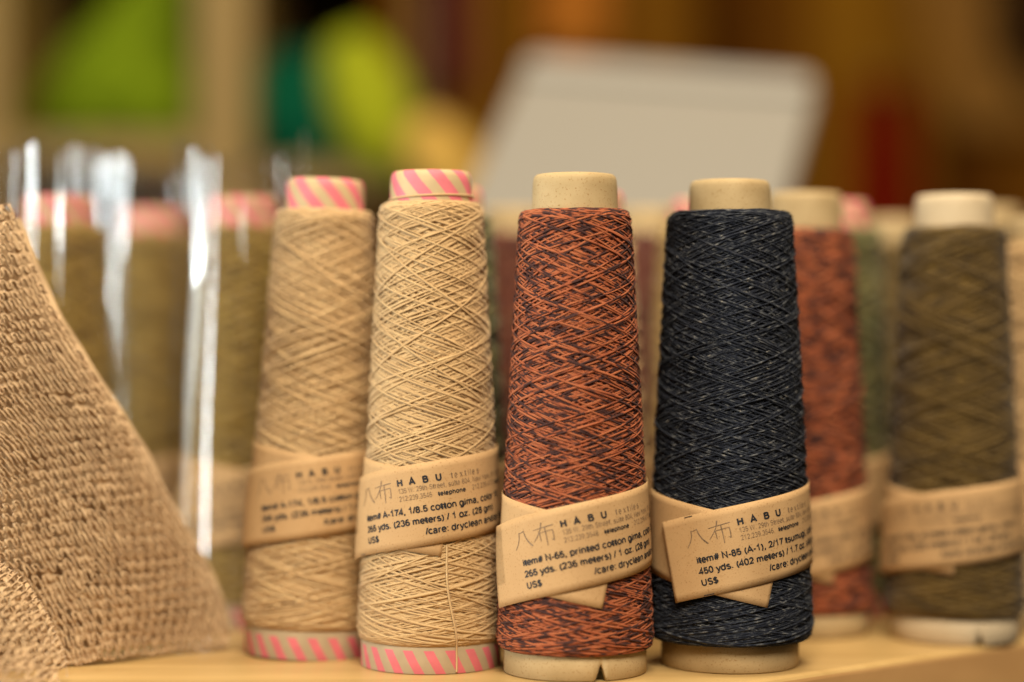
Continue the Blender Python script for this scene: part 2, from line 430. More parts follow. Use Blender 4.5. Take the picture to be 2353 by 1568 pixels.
# ------------------------------------------------------------------ the paper label
def _arc(cx, cy, rx, ry, a0, a1, n=9):
    return [(cx+rx*math.cos(math.radians(t)), cy+ry*math.sin(math.radians(t))) for t in np.linspace(a0, a1, n)]
A_ = _arc
X = .74          # x-height; capitals are 1 high
def _bowl(x0, x1, y0=0.0, y1=X): return A_((x0+x1)/2, (y0+y1)/2, (x1-x0)/2, (y1-y0)/2, 0, 360, 17)
GLYPH = {   # character: (advance, strokes)
 'a': (.76, [A_(.33, .50, .24, .24, 160, 0)+[(.57, .0)], A_(.32, .20, .25, .21, 0, 360, 15)]),
 'c': (.72, [A_(.38, .37, .30, .37, 45, 315, 13)]),
 'd': (.80, [_bowl(.06, .62), [(.64, 1.0), (.64, 0)]]),
 'e': (.76, [[(.07, .38), (.67, .38)]+A_(.37, .37, .30, .37, 2, 315, 14)]),
 'f': (.46, [A_(.40, .78, .18, .20, 90, 180, 5)+[(.22, 0)], [(.03, .68), (.42, .68)]]),
 'g': (.80, [_bowl(.06, .62), [(.64, .74), (.64, -.06)]+A_(.36, -.06, .28, .20, 0, -150, 8)]),
 'h': (.80, [[(.12, 1.0), (.12, 0)], A_(.38, .44, .26, .28, 180, 0, 8)+[(.64, 0)]]),
 'i': (.34, [[(.16, X), (.16, 0)], [(.16, 1.0), (.16, .87)]]),
 'k': (.72, [[(.12, 1), (.12, 0)], [(.60, X), (.14, .28)], [(.30, .42), (.64, 0)]]),
 'l': (.34, [[(.16, 1), (.16, 0)]]),
 'm': (1.16, [[(.12, X), (.12, 0)], A_(.34, .46, .22, .26, 180, 0, 7)+[(.56, 0)], A_(.78, .46, .22, .26, 180, 0, 7)+[(1.0, 0)]]),
 'n': (.80, [[(.12, X), (.12, 0)], A_(.38, .44, .26, .28, 180, 0, 8)+[(.64, 0)]]),
 'o': (.78, [_bowl(.07, .69)]),
 'p': (.80, [_bowl(.14, .70), [(.12, X), (.12, -.26)]]),
 'r': (.52, [[(.12, X), (.12, 0)], A_(.38, .44, .26, .26, 180, 80, 6)]),
 's': (.70, [A_(.34, .54, .25, .18, 35, 200, 8)+[(.34, .38)]+A_(.34, .19, .27, .19, 60, -155, 8)]),
 't': (.48, [[(.20, .95), (.20, .16)]+A_(.34, .16, .14, .15, 180, 290, 5), [(-.04, .70), (.44, .70)]]),
 'u': (.80, [[(.12, X)]+A_(.38, .28, .26, .28, 180, 360, 8), [(.64, X), (.64, 0)]]),
 'w': (1.04, [[(.04, X), (.27, 0), (.51, X), (.75, 0), (.98, X)]]),
 'x': (.70, [[(.05, X), (.63, 0)], [(.63, X), (.05, 0)]]),
 'y': (.72, [[(.05, X), (.36, .02)], [(.66, X), (.34, -.14), (.22, -.25), (.08, -.25)]]),
 'z': (.68, [[(.07, .68), (.58, .68), (.06, .06), (.62, .06)]]),
 'A': (.94, [[(.04, 0), (.46, 1), (.88, 0)], [(.20, .33), (.72, .33)]]),
 'B': (.92, [[(.14, 0), (.14, 1)], [(.14, .94), (.48, .94)]+A_(.52, .745, .20, .195, 90, -90, 8)+[(.14, .55)], [(.14, .06), (.52, .06)]+A_(.55, .305, .24, .245, -90, 90, 8)+[(.14, .55)]]),
 'H': (.96, [[(.13, 0), (.13, 1)], [(.80, 0), (.80, 1)], [(.13, .53), (.80, .53)]]),
 'N': (.96, [[(.13, 0), (.13, 1), (.80, 0), (.80, 1)]]),
 'S': (.88, [A_(.44, .72, .30, .25, 25, 205, 9)+[(.44, .50)]+A_(.44, .27, .34, .25, 60, -160, 9)]),
 'U': (.96, [[(.13, 1)]+A_(.46, .34, .33, .32, 180, 360, 10)+[(.79, 1)]]),
 'W': (1.24, [[(.03, 1), (.31, 0), (.61, 1), (.91, 0), (1.19, 1)]]),
 'Y': (.88, [[(.04, 1), (.43, .42), (.82, 1)], [(.43, .42), (.43, 0)]]),
 '0': (.76, [A_(.37, .5, .28, .48, 0, 360, 17)]),
 '1': (.76, [[(.14, .72), (.34, .82), (.44, 1), (.44, 0)]]),
 '2': (.76, [A_(.37, .70, .27, .27, 170, -25, 9)+[(.10, .06), (.66, .06)]]),
 '3': (.76, [A_(.36, .74, .25, .22, 160, -80, 9), A_(.36, .27, .29, .25, 85, -165, 10)]),
 '4': (.76, [[(.52, 0), (.52, 1), (.06, .27), (.70, .27)]]),
 '5': (.76, [[(.62, .94), (.18, .94), (.12, .50)]+A_(.37, .32, .28, .28, 125, -160, 10)]),
 '6': (.76, [A_(.38, .30, .27, .28, 0, 360, 15), A_(.42, .52, .31, .44, 60, 200, 8)]),
 '7': (.76, [[(.08, .94), (.66, .94), (.40, .50), (.28, 0)]]),
 '8': (.76, [A_(.37, .74, .23, .22, 0, 360, 13), A_(.37, .27, .28, .26, 0, 360, 13)]),
 '9': (.76, [A_(.37, .68, .27, .28, 0, 360, 15), A_(.33, .48, .31, .44, 20, -120, 8)]),
 '#': (.78, [[(.18, 0), (.36, 1)], [(.44, 0), (.62, 1)], [(.04, .64), (.74, .64)], [(.02, .34), (.70, .34)]]),
 '-': (.46, [[(.05, .36), (.40, .36)]]), ',': (.38, [[(.18, .12), (.16, -.08), (.08, -.20)]]), '.': (.38, [[(.17, .15), (.17, 0)]]),
 '(': (.46, [A_(.62, .37, .46, .66, 125, 235, 9)]), ')': (.46, [A_(-.18, .37, .46, .66, 55, -55, 9)]),
 '/': (.38, [[(.02, -.02), (.34, 1.02)]]), ':': (.38, [[(.17, .15), (.17, 0)], [(.17, X), (.17, .59)]]),
 '$': (.78, [A_(.38, .70, .26, .22, 25, 205, 9)+[(.38, .50)]+A_(.38, .28, .30, .22, 60, -160, 9), [(.38, 1.1), (.38, -.12)]]),
 ' ': (.38, []),
}
def ribbon(pts, wd):
    Q = np.array(pts, float); n = len(Q)
    T = np.diff(Q, axis=0); T /= np.linalg.norm(T, axis=1)[:, None]+1e-9
    Nn = np.stack([-T[:, 1], T[:, 0]], 1)
    closed = np.linalg.norm(Q[0]-Q[-1]) < 1e-6
    off = np.zeros_like(Q)
    for i in range(n):
        a = Nn[i-1] if i > 0 else (Nn[-1] if closed else Nn[0])
        b = Nn[i] if i < n-1 else (Nn[0] if closed else Nn[-1])
        m = a+b; L = np.linalg.norm(m); m = m/(L+1e-9)
        off[i] = m/max(.45, float(m.dot(b)))
    V = np.concatenate([Q+off*wd/2, Q-off*wd/2])
    return V, [(i, i+1, n+i+1, n+i) for i in range(n-1)]

def tm(body, size, wt, space=1.0, xs=1.0):
    """text as strokes: size = capital height in cm, wt = stroke width over capital height"""
    Vs, Fs, Ks, o, x, k = [], [], [], 0, 0.0, 0
    for ch in body:
        adv, st = GLYPH[ch]
        for sgm in st:
            P_ = [((x+p[0]*xs), p[1]) for p in sgm]
            v, f = ribbon(P_, wt); Vs.append(v); Fs += [tuple(i+o for i in q) for q in f]; o += len(v)
            Ks.append(np.full(len(v), k % 6)); k += 1
        x += adv*xs*space
    return np.concatenate(Vs)*size, Fs, np.concatenate(Ks)

def stroke(pts, w0, w1):
    """a brush stroke as a strip of quads in label coordinates"""
    P = np.array(pts, float)
    t = np.linspace(0, 1, 9); k = np.linspace(0, 1, len(P))
    Q = np.stack([np.interp(t, k, P[:, 0]), np.interp(t, k, P[:, 1])], 1)
    T = np.gradient(Q, axis=0); T /= np.linalg.norm(T, axis=1)[:, None]
    B = np.stack([-T[:, 1], T[:, 0]], 1); W = (w0+(w1-w0)*t)[:, None]/2
    V = np.concatenate([Q+B*W, Q-B*W]); n = len(Q)
    F = [(i, i+1, n+i+1, n+i) for i in range(n-1)]
    return V, F

def logo_geo():
    S = []
    # eight
    S.append(([(.33, .18), (.31, .45), (.20, .75), (.02, 1.0)], .045, .030))
    S.append(([(.36, .22), (.50, .20), (.62, .15)], .022, .040))
    S.append(([(.60, .15), (.66, .45), (.78, .72), (.98, .98)], .030, .060))
    # cloth
    S.append(([(1.12, .25), (1.60, .20), (2.08, .16)], .022, .045))
    S.append(([(1.56, -.05), (1.48, .25), (1.30, .55), (1.08, .82)], .055, .025))
    S.append(([(1.40, .45), (1.41, .86)], .040, .030))
    S.append(([(1.38, .45), (1.70, .42), (2.02, .40)], .022, .030))
    S.append(([(2.01, .39), (2.02, .65), (2.00, .92)], .035, .045))
    S.append(([(2.01, .92), (1.90, .84)], .050, .015))
    S.append(([(1.68, .20), (1.69, .65), (1.68, 1.12)], .045, .030))
    V, F, o = [], [], 0
    for p, a, b in S:
        v, f = stroke(p, a, b); V.append(v); F += [tuple(i+o for i in q) for q in f]; o += len(v)
    V = np.concatenate(V)
    return np.stack([.84+V[:, 0]*.76, .40+V[:, 1]*.66], 1), F      # (s, v) with v downwards

LW = 2.75   # paper width, cm
def make_label(P, parent, L, printed=True):
    """a straight strip of paper laid round the cone: it climbs round the back and crosses itself in front"""
    sa = L.get('sa', .070); rho0 = L.get('r', 2.38)/sa
    psi0, psi1 = math.radians(L['start']), math.radians(360+L['end'])
    s0 = rho0*math.tan((psi0-math.pi)*sa); s1 = rho0*math.tan((psi1-math.pi)*sa)
    zf = L['z']; zref = zf+rho0*(1/math.cos(math.pi*sa)-1)
    ph = L.get('phase', 0.0); liftA = L.get('lift', .16)
    def pt(s, v, extra=0.0):
        s = np.asarray(s, float); v = np.asarray(v, float)
        y = rho0+v-LW/2
        phi = np.arctan2(s, y); rho = np.hypot(s, y)
        psi = phi/sa+math.pi
        z = zref-(rho-rho0)
        r = cone_r(z, P)+.056
        r = r+.06*np.clip((math.radians(110)-psi)/math.radians(70), 0, 1)
        z = z-L.get('drop', 0.0)*np.clip((psi-math.radians(150))/math.radians(120), 0, 1)**1.5
        r = cone_r(z, P)+.056+.06*np.clip((math.radians(110)-psi)/math.radians(70), 0, 1)
        d = s-s0
        r = r+liftA*np.clip(1-d/1.5, 0, 1)**2
        r = r+.010*np.sin(3*psi+ph)*np.sin(v*1.3+ph*2)
        r = r+extra
        th = psi-math.pi/2          # psi = 0 faces the camera (-y)
        return np.stack([np.cos(th)*r, np.sin(th)*r, z], -1)
    ns, nv = 190, 12
    sg = np.linspace(s0, s1, ns); vg = np.linspace(0, LW, nv)
    SS, VV = np.meshgrid(sg, vg, indexing='ij')
    V = pt(SS, VV).reshape(-1, 3)
    lab = mesh_obj('paper_label', V, grid_faces(ns, nv), M['kraft'], parent)
    md = lab.modifiers.new('thickness', 'SOLIDIFY'); md.thickness = .007*CM; md.offset = 0
    def put(name, items, mat, extra=.016):
        Vs, Fs, o = [], [], 0
        for it_ in items:
            v2, f = it_[0], it_[1]
            ks = it_[2] if len(it_) > 2 else np.full(len(v2), len(Vs) % 6)
            Vs.append(pt(s0+v2[:, 0], v2[:, 1], extra+ks*.0008)); Fs += [tuple(i+o for i in q) for q in f]; o += len(v2)
        return mesh_obj(name, np.concatenate(Vs), Fs, mat, lab, smooth=False)
    def line(body, s, v, size, bold, space=1.0, xs=1.0):
        V2, F, K = tm(body, size, bold, space, xs)
        return np.stack([s+V2[:, 0], v-V2[:, 1]], 1), F, K
    if printed:
        dx = L.get('dx', 0.0)
        it = L['text']
        bold = [line(c_, sx_+dx, .66, .215, .27) for c_, sx_ in (('H', 2.66), ('A', 3.10), ('B', 3.56), ('U', 4.00))]
        bold += [line(it[0], 1.06+dx, 1.62, .200, .225, 1.05, 1.06), line(it[1], 1.06+dx, 2.00, .200, .225, 1.05, 1.06),
                 line('US$', 1.06+dx, 2.38, .200, .225, 1.05, 1.06), line('/care: dryclean and/or hand wash', 3.40+dx, 2.38, .200, .225, 1.05, 1.06),
                 line('telephone', 4.00+dx, 1.17, .135, .24, 1.15, 1.0), line('facsimile', 6.45+dx, 1.17, .135, .24, 1.15, 1.0)]
        for (a, b, vv) in L.get('dashes', ()):
            v2, f = stroke([(a, vv), (b, vv)], .028, .028); bold.append((v2, f))
        put('printed_text', bold, M['ink'])
        thin = [line('textiles', 4.52+dx, .66, .20, .10, 1.75, .72),
                line('135 W. 29th Street, suite 804, New York, NY 10001', 2.66+dx, .91, .165, .10, 1.10, .76),
                line('212.239.3546', 2.66+dx, 1.17, .165, .10, 1.10, .76), line('212.239.4173', 5.22+dx, 1.17, .165, .10, 1.10, .76)]
        put('printed_address', thin, M['ink_grey'])
        v2, f = logo_geo(); v2 = v2+np.array([dx, 0])
        put('printed_logo', [(v2, f)], M['ink_grey'])
        if L.get('tape'):
            a, b, v0, v1 = L['tape']
            sg = np.linspace(a, b, 14); vg = np.linspace(v0, v1, 8)
            SS, VV = np.meshgrid(sg, vg, indexing='ij')
            mesh_obj('clear_tape', pt(s0+SS, VV, .024).reshape(-1, 3), grid_faces(14, 8), M['film'], lab)
    return lab

# ------------------------------------------------------------------ a yarn cone
def notch_lathe(profile, nseg, n_at, n_w, n_h):
    V, F, U = lathe(profile, nseg)
    if n_w > 0:
        th = np.arctan2(V[:, 1], V[:, 0]); d = np.abs((th-n_at+np.pi) % (2*np.pi)-np.pi)
        lift = np.clip(1-d/n_w, 0, 1)*n_h
        V[:, 2] = np.maximum(V[:, 2], lift)
    return V, F, U

GROUP = 'yarn cones standing on the table'
def yarn_cone(px, d, P, yarn, label_text, striped=False, L=None, printed=True, wind=None, core='core',
              lean=(0, 0), spin=0.0, notch=None, name='yarn_cone', seed=1, wind_key=None):
    x = wx(px, d)
    root = empty(name, (x, d, 0.02), (lean[0], lean[1], 0))
    face = math.atan2(x, d)                    # turn so that 'front' looks at the camera
    root.rotation_euler.z = -face
    tag(root, label_text, 'yarn cone', GROUP)
    rc, rb, H = P['rcap'], P['rbase'], P['H']
    # core: hollow paper cone with a rounded nose
    prof = [(rb-.16, 0.0), (rb-.03, 0.0), (rb, .03), (rb, P['zb']+.10), (P['rcore'], P['zb']+.14), (rc+.04, P['zt']-.05),
            (rc+.02, H-.45), (rc, H-.22), (rc-.04, H-.09), (rc-.12, H-.02), (rc-.25, H), (rc-.42, H-.03), (rc-.5, H-.15), (rc-.52, H-.6),
            (rc-.35, H-1.2), (rb-.30, 1.2), (rb-.16, 0.0)]
    if notch:
        at, nw, nh = notch
        V, F, U = notch_lathe(prof, 240, at, nw, nh)
    else:
        V, F, U = lathe(prof, 96)
    mesh_obj('core', V, F, M[core], root, U)
    if striped:
        pr = [(rc+.052, P['zt']-.15), (rc+.034, H-.42), (rc+.014, H-.20), (rc-.03, H-.07), (rc-.11, H+.004), (rc-.24, H+.016)]
        V, F, U = lathe(pr, 96); U[:, 1] -= P['zt']
        o = mesh_obj('cap_tape', V, F, M['cap_stripe'], root, U); o.rotation_euler.z = spin
        pr = [(rb+.005, .0), (rb+.014, .02), (rb+.014, P['zb']-.02)]
        V, F, U = lathe(pr, 96)
        o = mesh_obj('base_tape', V, F, M['base_stripe'], root, U); o.rotation_euler.z = spin*1.7
    wkw = dict(width=.080, thick=.036, n_trav=390, pitch=4.4, seed=seed, sides=5, dth=10.0, depth=.11)
    wkw.update(wind or {})
    V, F, U = winding(P, **wkw)
    mesh_obj('yarn', V, F, M[yarn], root, U)
    if L: make_label(P, root, L, printed)
    return root

def PP(rt, rb, zt, zb, rcap, rbase, H, bow=0.0):
    return dict(rt=rt, rb=rb, zt=zt, zb=zb, rcap=rcap, rbase=rbase, H=H, rcore=rbase-.1, bow=bow)

T1 = ('item# A-174, 1/8.5 cotton gima, color 10', '265 yds. (236 meters) / 1 oz. (28 gm)')
T3 = ('item# N-65, printed cotton gima, color 3', '265 yds. (236 meters) / 1 oz. (28 gm)')
T4 = ('item# N-85 (A-1), 2/17 tsumugi, color 8', '450 yds. (402 meters) / 1.7 oz. (48 gm)')
BLUR = dict(width=.16, thick=.08, n_trav=70, sides=4, dth=12.0)

# the sharp front row
P2 = PP(1.80, 2.58, 15.95, .92, 1.385, 2.42, 17.04)
c2 = yarn_cone(991, 69.2, P2, 'beige', 'upright beige yarn cone with a pink striped cap and loose thread running down its front',
               striped=True, spin=1.05, seed=3, wind=dict(hairs=900),
               L=dict(start=-92, end=13, z=5.75, text=T1, tape=(.02, .5, .5, 1.9), lift=.10, dashes=((.75, 1.05, 2.70),), sa=.050, dx=.25, drop=.35))
P3 = PP(1.90, 2.70, 15.6, .85, 1.42, 2.43, 16.84)
c3 = yarn_cone(1321, 67.7, P3, 'rust', 'rust and black mottled yarn cone nearest the camera with a notch in its bare base',
               seed=11, wind=dict(width=.076, n_trav=400, grp_n=4, lap=.15, hairs=1500),
               L=dict(start=-72, end=27, z=4.45, text=T3, r=2.5, tape=(.02, .55, .05, 2.0), phase=1.2, dx=.42, lift=.10, drop=.42),
               notch=(-math.pi/2+.36, .085, .62))
P4 = PP(2.16, 2.88, 15.65, .95, 1.39, 2.38, 16.75, bow=.04)
c4 = yarn_cone(1677, 69.2, P4, 'navy', 'dark navy tweed yarn cone with pale flecks and a bare cardboard cap',
               seed=21, wind=dict(width=.052, thick=.050, n_trav=430, pitch=4.7, sides=4, dth=10.0, depth=.14, fuzz=.016, lap=.5, vary=.35, hairs=4000),
               L=dict(start=-44, end=33, lift=.10, drop=.25, z=4.25, text=T4, r=2.72, phase=2.4, dx=0.0, sa=.072, dashes=((.95, 1.25, .04), (1.05, 1.40, 2.71))))
P1 = PP(1.78, 2.58, 15.87, 1.02, 1.38, 2.40, 17.0)
c1 = yarn_cone(716, 72.0, P1, 'beige', 'leaning beige yarn cone with a pink striped cap, half hidden behind its twin',
               striped=True, spin=2.3, seed=5, lean=(0, math.radians(1.7)), wind=dict(n_trav=260, dth=11, sides=4, width=.090),
               L=dict(start=-86, end=14, z=5.75, text=T1, lift=.08, sa=.050, dx=.45))
# loose threads of the near beige cone
def thread(pts, parent, mat, wid=.075, name='loose_thread'):
    P = np.array(pts, float); t = np.linspace(0, 1, len(P)); q = np.linspace(0, 1, 60)
    C = np.stack([np.interp(q, t, P[:, i]) for i in range(3)], 1)
    for _ in range(6): C[1:-1] = (C[:-2]+C[1:-1]*2+C[2:])/4
    N = C*np.array([1, 1, 0]); N = N/np.linalg.norm(N, axis=1)[:, None]
    V, F, U = tube(C, N, wid, wid*.6, 6)
    return mesh_obj(name, V, F, M[mat], parent, U)
pts = []
for zz in np.linspace(4.35, .06, 16):
    ang = -math.pi/2+.22+.03*math.sin(zz*1.6)+(3.75-zz)*.035
    r = max(float(cone_r(zz, P2))+.05, 0) if zz > .95 else 2.42+.055
    pts.append((math.cos(ang)*r, math.sin(ang)*r, zz))
thread(pts, c2, 'beige', .075)
pts = []
for a in np.linspace(-math.pi*1.02, .25, 40):
    pts.append((math.cos(a)*(1.385+.085), math.sin(a)*(1.385+.085), 16.05+.14*math.sin((a+math.pi)*.55)))
thread(pts, c2, 'beige', .075, 'cap_thread')

# cones on the right, out of focus
P5 = PP(1.85, 2.62, 15.45, .95, 1.40, 2.40, 16.9)
yarn_cone(1850, 76.9, P5, 'rust', 'blurred rust mottled yarn cone with a bare cap, just behind the navy cone', seed=31, wind=dict(BLUR, width=.12, n_trav=100),
          L=dict(start=-60, end=30, z=3.75, text=T3, r=2.45, sa=.068))
P6 = PP(1.92, 2.66, 15.45, 1.0, 1.44, 2.40, 16.7)
yarn_cone(2192, 75.4, P6, 'olive', 'blurred olive brown yarn cone standing alone by the table edge with a notched base', seed=33, wind=dict(BLUR, width=.12, n_trav=100),
          L=dict(start=-90, end=4, z=4.35, text=T3, r=2.45, sa=.046, lift=.08, drop=.35), notch=(-math.pi/2+.40, .07, .5), core='greycore')
# second and third rows
def back(px, d, yarn, lab, striped, rt, H, seed, label=True, rb=2.6, lz=4.8):
    P = PP(rt, rb, H-1.15, .95, 1.40, 2.40, H)
    yarn_cone(px, d, P, yarn, lab, striped=striped, seed=seed, spin=seed*.7, wind=BLUR,
              L=dict(start=-80, end=20, z=lz, text=T1, r=2.4, sa=.065) if label else None, printed=False)
back(1022, 75.2, 'moss', 'mossy green yarn cone with pink striped cap, behind the upright beige cone', True, 1.85, 16.95, 41)
back(1345, 75.0, 'beige', 'beige yarn cone with pink striped cap, mostly hidden behind the front rust cone', True, 1.80, 16.8, 43)
back(1622, 81.0, 'gold', 'pale gold yarn cone with pink striped cap, hidden behind the navy cone', True, 1.95, 16.9, 45, rb=2.6)
back(1186, 86.0, 'maroon', 'maroon brown yarn cone seen in the gap left of the front rust cone', False, 2.0, 16.9, 47)
back(1490, 86.5, 'maroon', 'maroon brown yarn cone seen in the gap left of the navy cone', False, 1.9, 16.9, 49)
back(1915, 82.0, 'moss', 'mossy green yarn cone with pink striped cap, behind the blurred rust cone', True, 1.95, 16.9, 51)
back(2050, 91.0, 'olive', 'dark olive yarn cone with bare cap in the gap left of the lone olive cone', False, 1.95, 16.8, 53)
back(2268, 86.0, 'olive', 'olive yarn cone with bare cap peeping out behind the lone olive cone', False, 1.9, 17.0, 55)
back(2404, 79.0, 'beige', 'beige yarn cone cut off by the right edge of the picture', False, 2.0, 16.1, 57)

# ------------------------------------------------------------------ cones in cellophane bags (left)
def bag(px, d, seed, label, top=18.9, lean=0.0):
    rng = np.random.default_rng(seed)
    x = wx(px, d)
    nt, nz = 150, 70
    th = np.linspace(0, 2*np.pi, nt)
    zz = np.linspace(.05, top, nz)
    TH, Z = np.meshgrid(th, zz, indexing='ij')
    f = Z/top
    R = 3.0-.55*f
    amp = .02+.04*f
    for n_, a_ in ((5, .05), (8, .04), (13, .02)):
        R = R+a_*np.cos(n_*TH+rng.uniform(0, 6.3)+rng.normal(0, .25)*f)
    for k in range(9):
        n = rng.integers(3, 17); R = R+amp*rng.normal(0, .55)*np.sin(n*TH+rng.uniform(0, 6.3)+rng.normal(0, 1.6)*f+.35*np.sin(Z*rng.uniform(.1, .4)+k))
    R = (3.0-.55*f)+(R-(3.0-.55*f))*(1-.3*np.clip((f-.8)/.2, 0, 1))
    # sharp creases running up and down
    for k in range(9):
        a = rng.uniform(0, 2*np.pi); dd = np.abs((TH-a-rng.normal(0, .25)*f+np.pi) % (2*np.pi)-np.pi)
        R = R+rng.choice([-1, 1])*(.12-.07*f)*np.exp(-dd/.10)*np.clip(np.sin(Z*.3+rng.uniform(0, 6)), .1, 1)
    # gathered crumpled mouth above the cone
    g = np.clip((f-.86)/.14, 0, 1)
    R = R*(1+.03*g)+g*.16*np.sin(3*TH+rng.uniform(0, 6))*np.sin(2*TH+1)
    zc = Z+g*(.45*np.sin(2*TH+rng.uniform(0, 6))+.25*np.sin(5*TH+rng.uniform(0, 6)))
    R = np.maximum(R, np.where(Z < 17.1, 2.72-.95*np.clip(Z/17.0, 0, 1)+.02, .3))
    V = np.stack([np.cos(TH)*R, np.sin(TH)*R*(1-.06*g), zc], -1).reshape(-1, 3)
    root = mesh_obj('cellophane_bag', V, grid_faces(nt, nz), M['film'], None, loc=(x, d, .03))
    tag(root, label, 'plastic bag', 'clear bags over the wrapped cones')
for (px, d, sd, yl, bl) in (
        (135, 79.0, 61, 'khaki yarn cone in a clear bag, closest to the top of the knitted cloth', 'clear crinkled bag over the wrapped cone nearest the knitted cloth'),
        (350, 86.0, 63, 'khaki yarn cone in a clear bag, middle one of the three wrapped cones', 'clear crinkled bag with the brightest long streak, middle of the three'),
        (556, 79.5, 65, 'khaki yarn cone in a clear bag, directly behind the leaning beige cone', 'clear crinkled bag directly behind the leaning beige cone')):
    P = PP(1.85, 2.55, 15.7, .95, 1.40, 2.40, 16.9)
    yarn_cone(px, d, P, 'wrapped', yl, striped=True, seed=sd, spin=sd*.4, wind=BLUR,
              L=dict(start=-85, end=20, z=4.8, text=T1, r=2.35, sa=.065))
    bag(px, d, sd, bl)

# ------------------------------------------------------------------ the knitted cloth
def knit_tubes(S, n_rows, row_span, w_, h_, rad, seed, sides=5, samp=12, open_share=1.0):
    """S(s, r) -> (.., 3) surface; row_span(j) -> (s_first, s_last)"""
    rng = np.random.default_rng(seed)
    parts = []
    def at(s, r, off):
        p = S(s, r); e = .05
        ds = S(s+e, r)-S(s-e, r); dr = S(s, r+e)-S(s, r-e)
        n = np.cross(ds, dr); n /= np.linalg.norm(n, axis=1)[:, None]+1e-9
        return p+n*off[:, None], n
    for j in range(n_rows):
        a, b = row_span(j)
        nst = int((b-a)/w_)
        if nst < 2: continue
        t = np.linspace(0, nst, nst*samp)
        k = t.astype(int).clip(0, nst-1)
        amp = np.interp(t, np.arange(nst)+.5, .47+rng.normal(0, .10, nst)+.07*np.sin(np.arange(nst)*.35+j*.5))
        mid = np.interp(t, np.arange(nst)+.5, rng.normal(0, .09, nst))
        fat = np.interp(t, np.arange(nst)+.5, 1+rng.normal(0, .22, nst)).clip(.55, 1.6)
        s = a+w_*(t+.10*np.sin(4*np.pi*t)+np.interp(t, np.arange(nst)+.5, rng.normal(0, .10, nst)))
        r = h_*(j+amp*np.cos(2*np.pi*(t+.5*(j % 2)))+mid)+.05*np.sin(s*1.7+j)
        for ply in range(3):
            q = 2*np.pi*(t/1.7+ply/3)+j
            C, N = at(s, r+rad*.75*fat*np.sin(q), rad*.75*fat*np.cos(q)+rad*.8*np.cos(4*np.pi*t))
            wd = 2*rad*.74*fat*(1+.15*rng.standard_normal(len(s)//5+1).repeat(5)[:len(s)])
            parts.append(tube(C, N, wd, wd, sides, u0=j*37.0+ply*11))
    # the matted fabric between the strands, with open eyes left where the net is slack
    cell = .055
    amax = max(row_span(j)[1] for j in range(n_rows)); rmax = n_rows*h_
    na, nr = int(amax/cell), int(rmax/cell)
    sg = np.linspace(0, amax, na); rg = np.linspace(-.1, rmax, nr)
    SS, RR = np.meshgrid(sg, rg, indexing='ij')
    sv, rv = SS.ravel(), RR.ravel()
    bump = .035*np.cos(2*np.pi*rv/h_)+.030*np.cos(2*np.pi*sv/w_+np.pi*np.floor(rv/h_))+.012*rng.standard_normal(len(sv))
    P0, n0 = at(sv, rv, np.zeros_like(sv))
    away = np.sign((n0*(P0-np.array([0, 0, EYE]))).sum(1))
    P0 = P0+n0*(away*(.045-bump))[:, None]
    keep = np.ones(len(sv), bool)
    jj = np.floor(rv/h_).astype(int); par = jj % 2
    kk = np.round(sv/w_-.5+.5*par)
    hs = np.sin(jj*127.1+kk*311.7)*43758.5453; hs = hs-np.floor(hs)
    h2 = np.sin(jj*269.5+kk*183.3)*24634.633; h2 = h2-np.floor(h2)
    slack = .5+.5*np.sin(sv*.55+rv*.30+1.0)
    rad_h = np.where(hs < open_share*(.5+slack), .085+.095*h2, 0.0)
    ds_ = sv-(kk+.5-.5*par)*w_-.05*(h2-.5); dr_ = rv-(jj+.5)*h_
    keep = (ds_/1.15)**2+(dr_)**2 > rad_h**2
    lim = np.array([row_span(j)[1] for j in range(n_rows)])
    keep &= sv <= np.interp(rv/h_, np.arange(n_rows), lim)
    F = grid_faces(na, nr)
    F = F[keep[F].all(1)]
    U = np.stack([sv*3+rv*1.7, rv], 1)
    parts.append((P0, F, U))
    return join(parts)

# edge of the hanging cloth as pixels of the 2353 px picture, from bottom corner to the top
EY = np.array([1470, 1392, 1260, 1150, 1040, 900, 770, 640, 540, 440, 300])
EX = np.array([530, 512, 458, 400, 338, 240, 165, 95, 48, 2, -60])
def depth_at(px): return 67.2+np.clip(px, -400, 600)/540*4.6
def cloth_S(s, r):
    """s cm to the left of the edge, r cm up from the hem"""
    s = np.asarray(s, float); r = np.asarray(r, float)
    py0 = 1470-r/.0158*.985
    ex = np.interp(-py0, -EY, EX)
    sl = np.clip(s, -1, None)
    px = ex-sl/.0151*.87+6*np.sin(r*.9+s*.25)
    py = py0+(ex-px)*.165+6*np.sin(s*.8+r*.3)
    d = depth_at(px)+.35*np.sin(s*.9+r*.5)+.55*np.exp(-np.clip(s, -.2, None)/.35)
    x = wx(px, d); z = wz(py, d)
    z = np.maximum(z, .12+.1*np.sin(s*2)**2)
    return np.stack([x, d, z], -1)
cl_root = empty('knitted_cloth', (wx(150, 69), 69, 0))
tag(cl_root, 'beige open-knit linen cloth draped at the left in front of the wrapped cones', 'knitted cloth')
off = np.array([wx(150, 69), 69, 0])
def cloth_row(j):
    r = j*.39
    py0 = 1470-r/.0158*.985
    ex = float(np.interp(-py0, -EY, EX))
    return 0.0, max(.8, (ex+260)*.0151/.87)
V, F, U = knit_tubes(cloth_S, 41, cloth_row, .38, .39, .044, 5, sides=4)
k1 = mesh_obj('hanging_panel', V-off, F, M['knit'], cl_root, U)
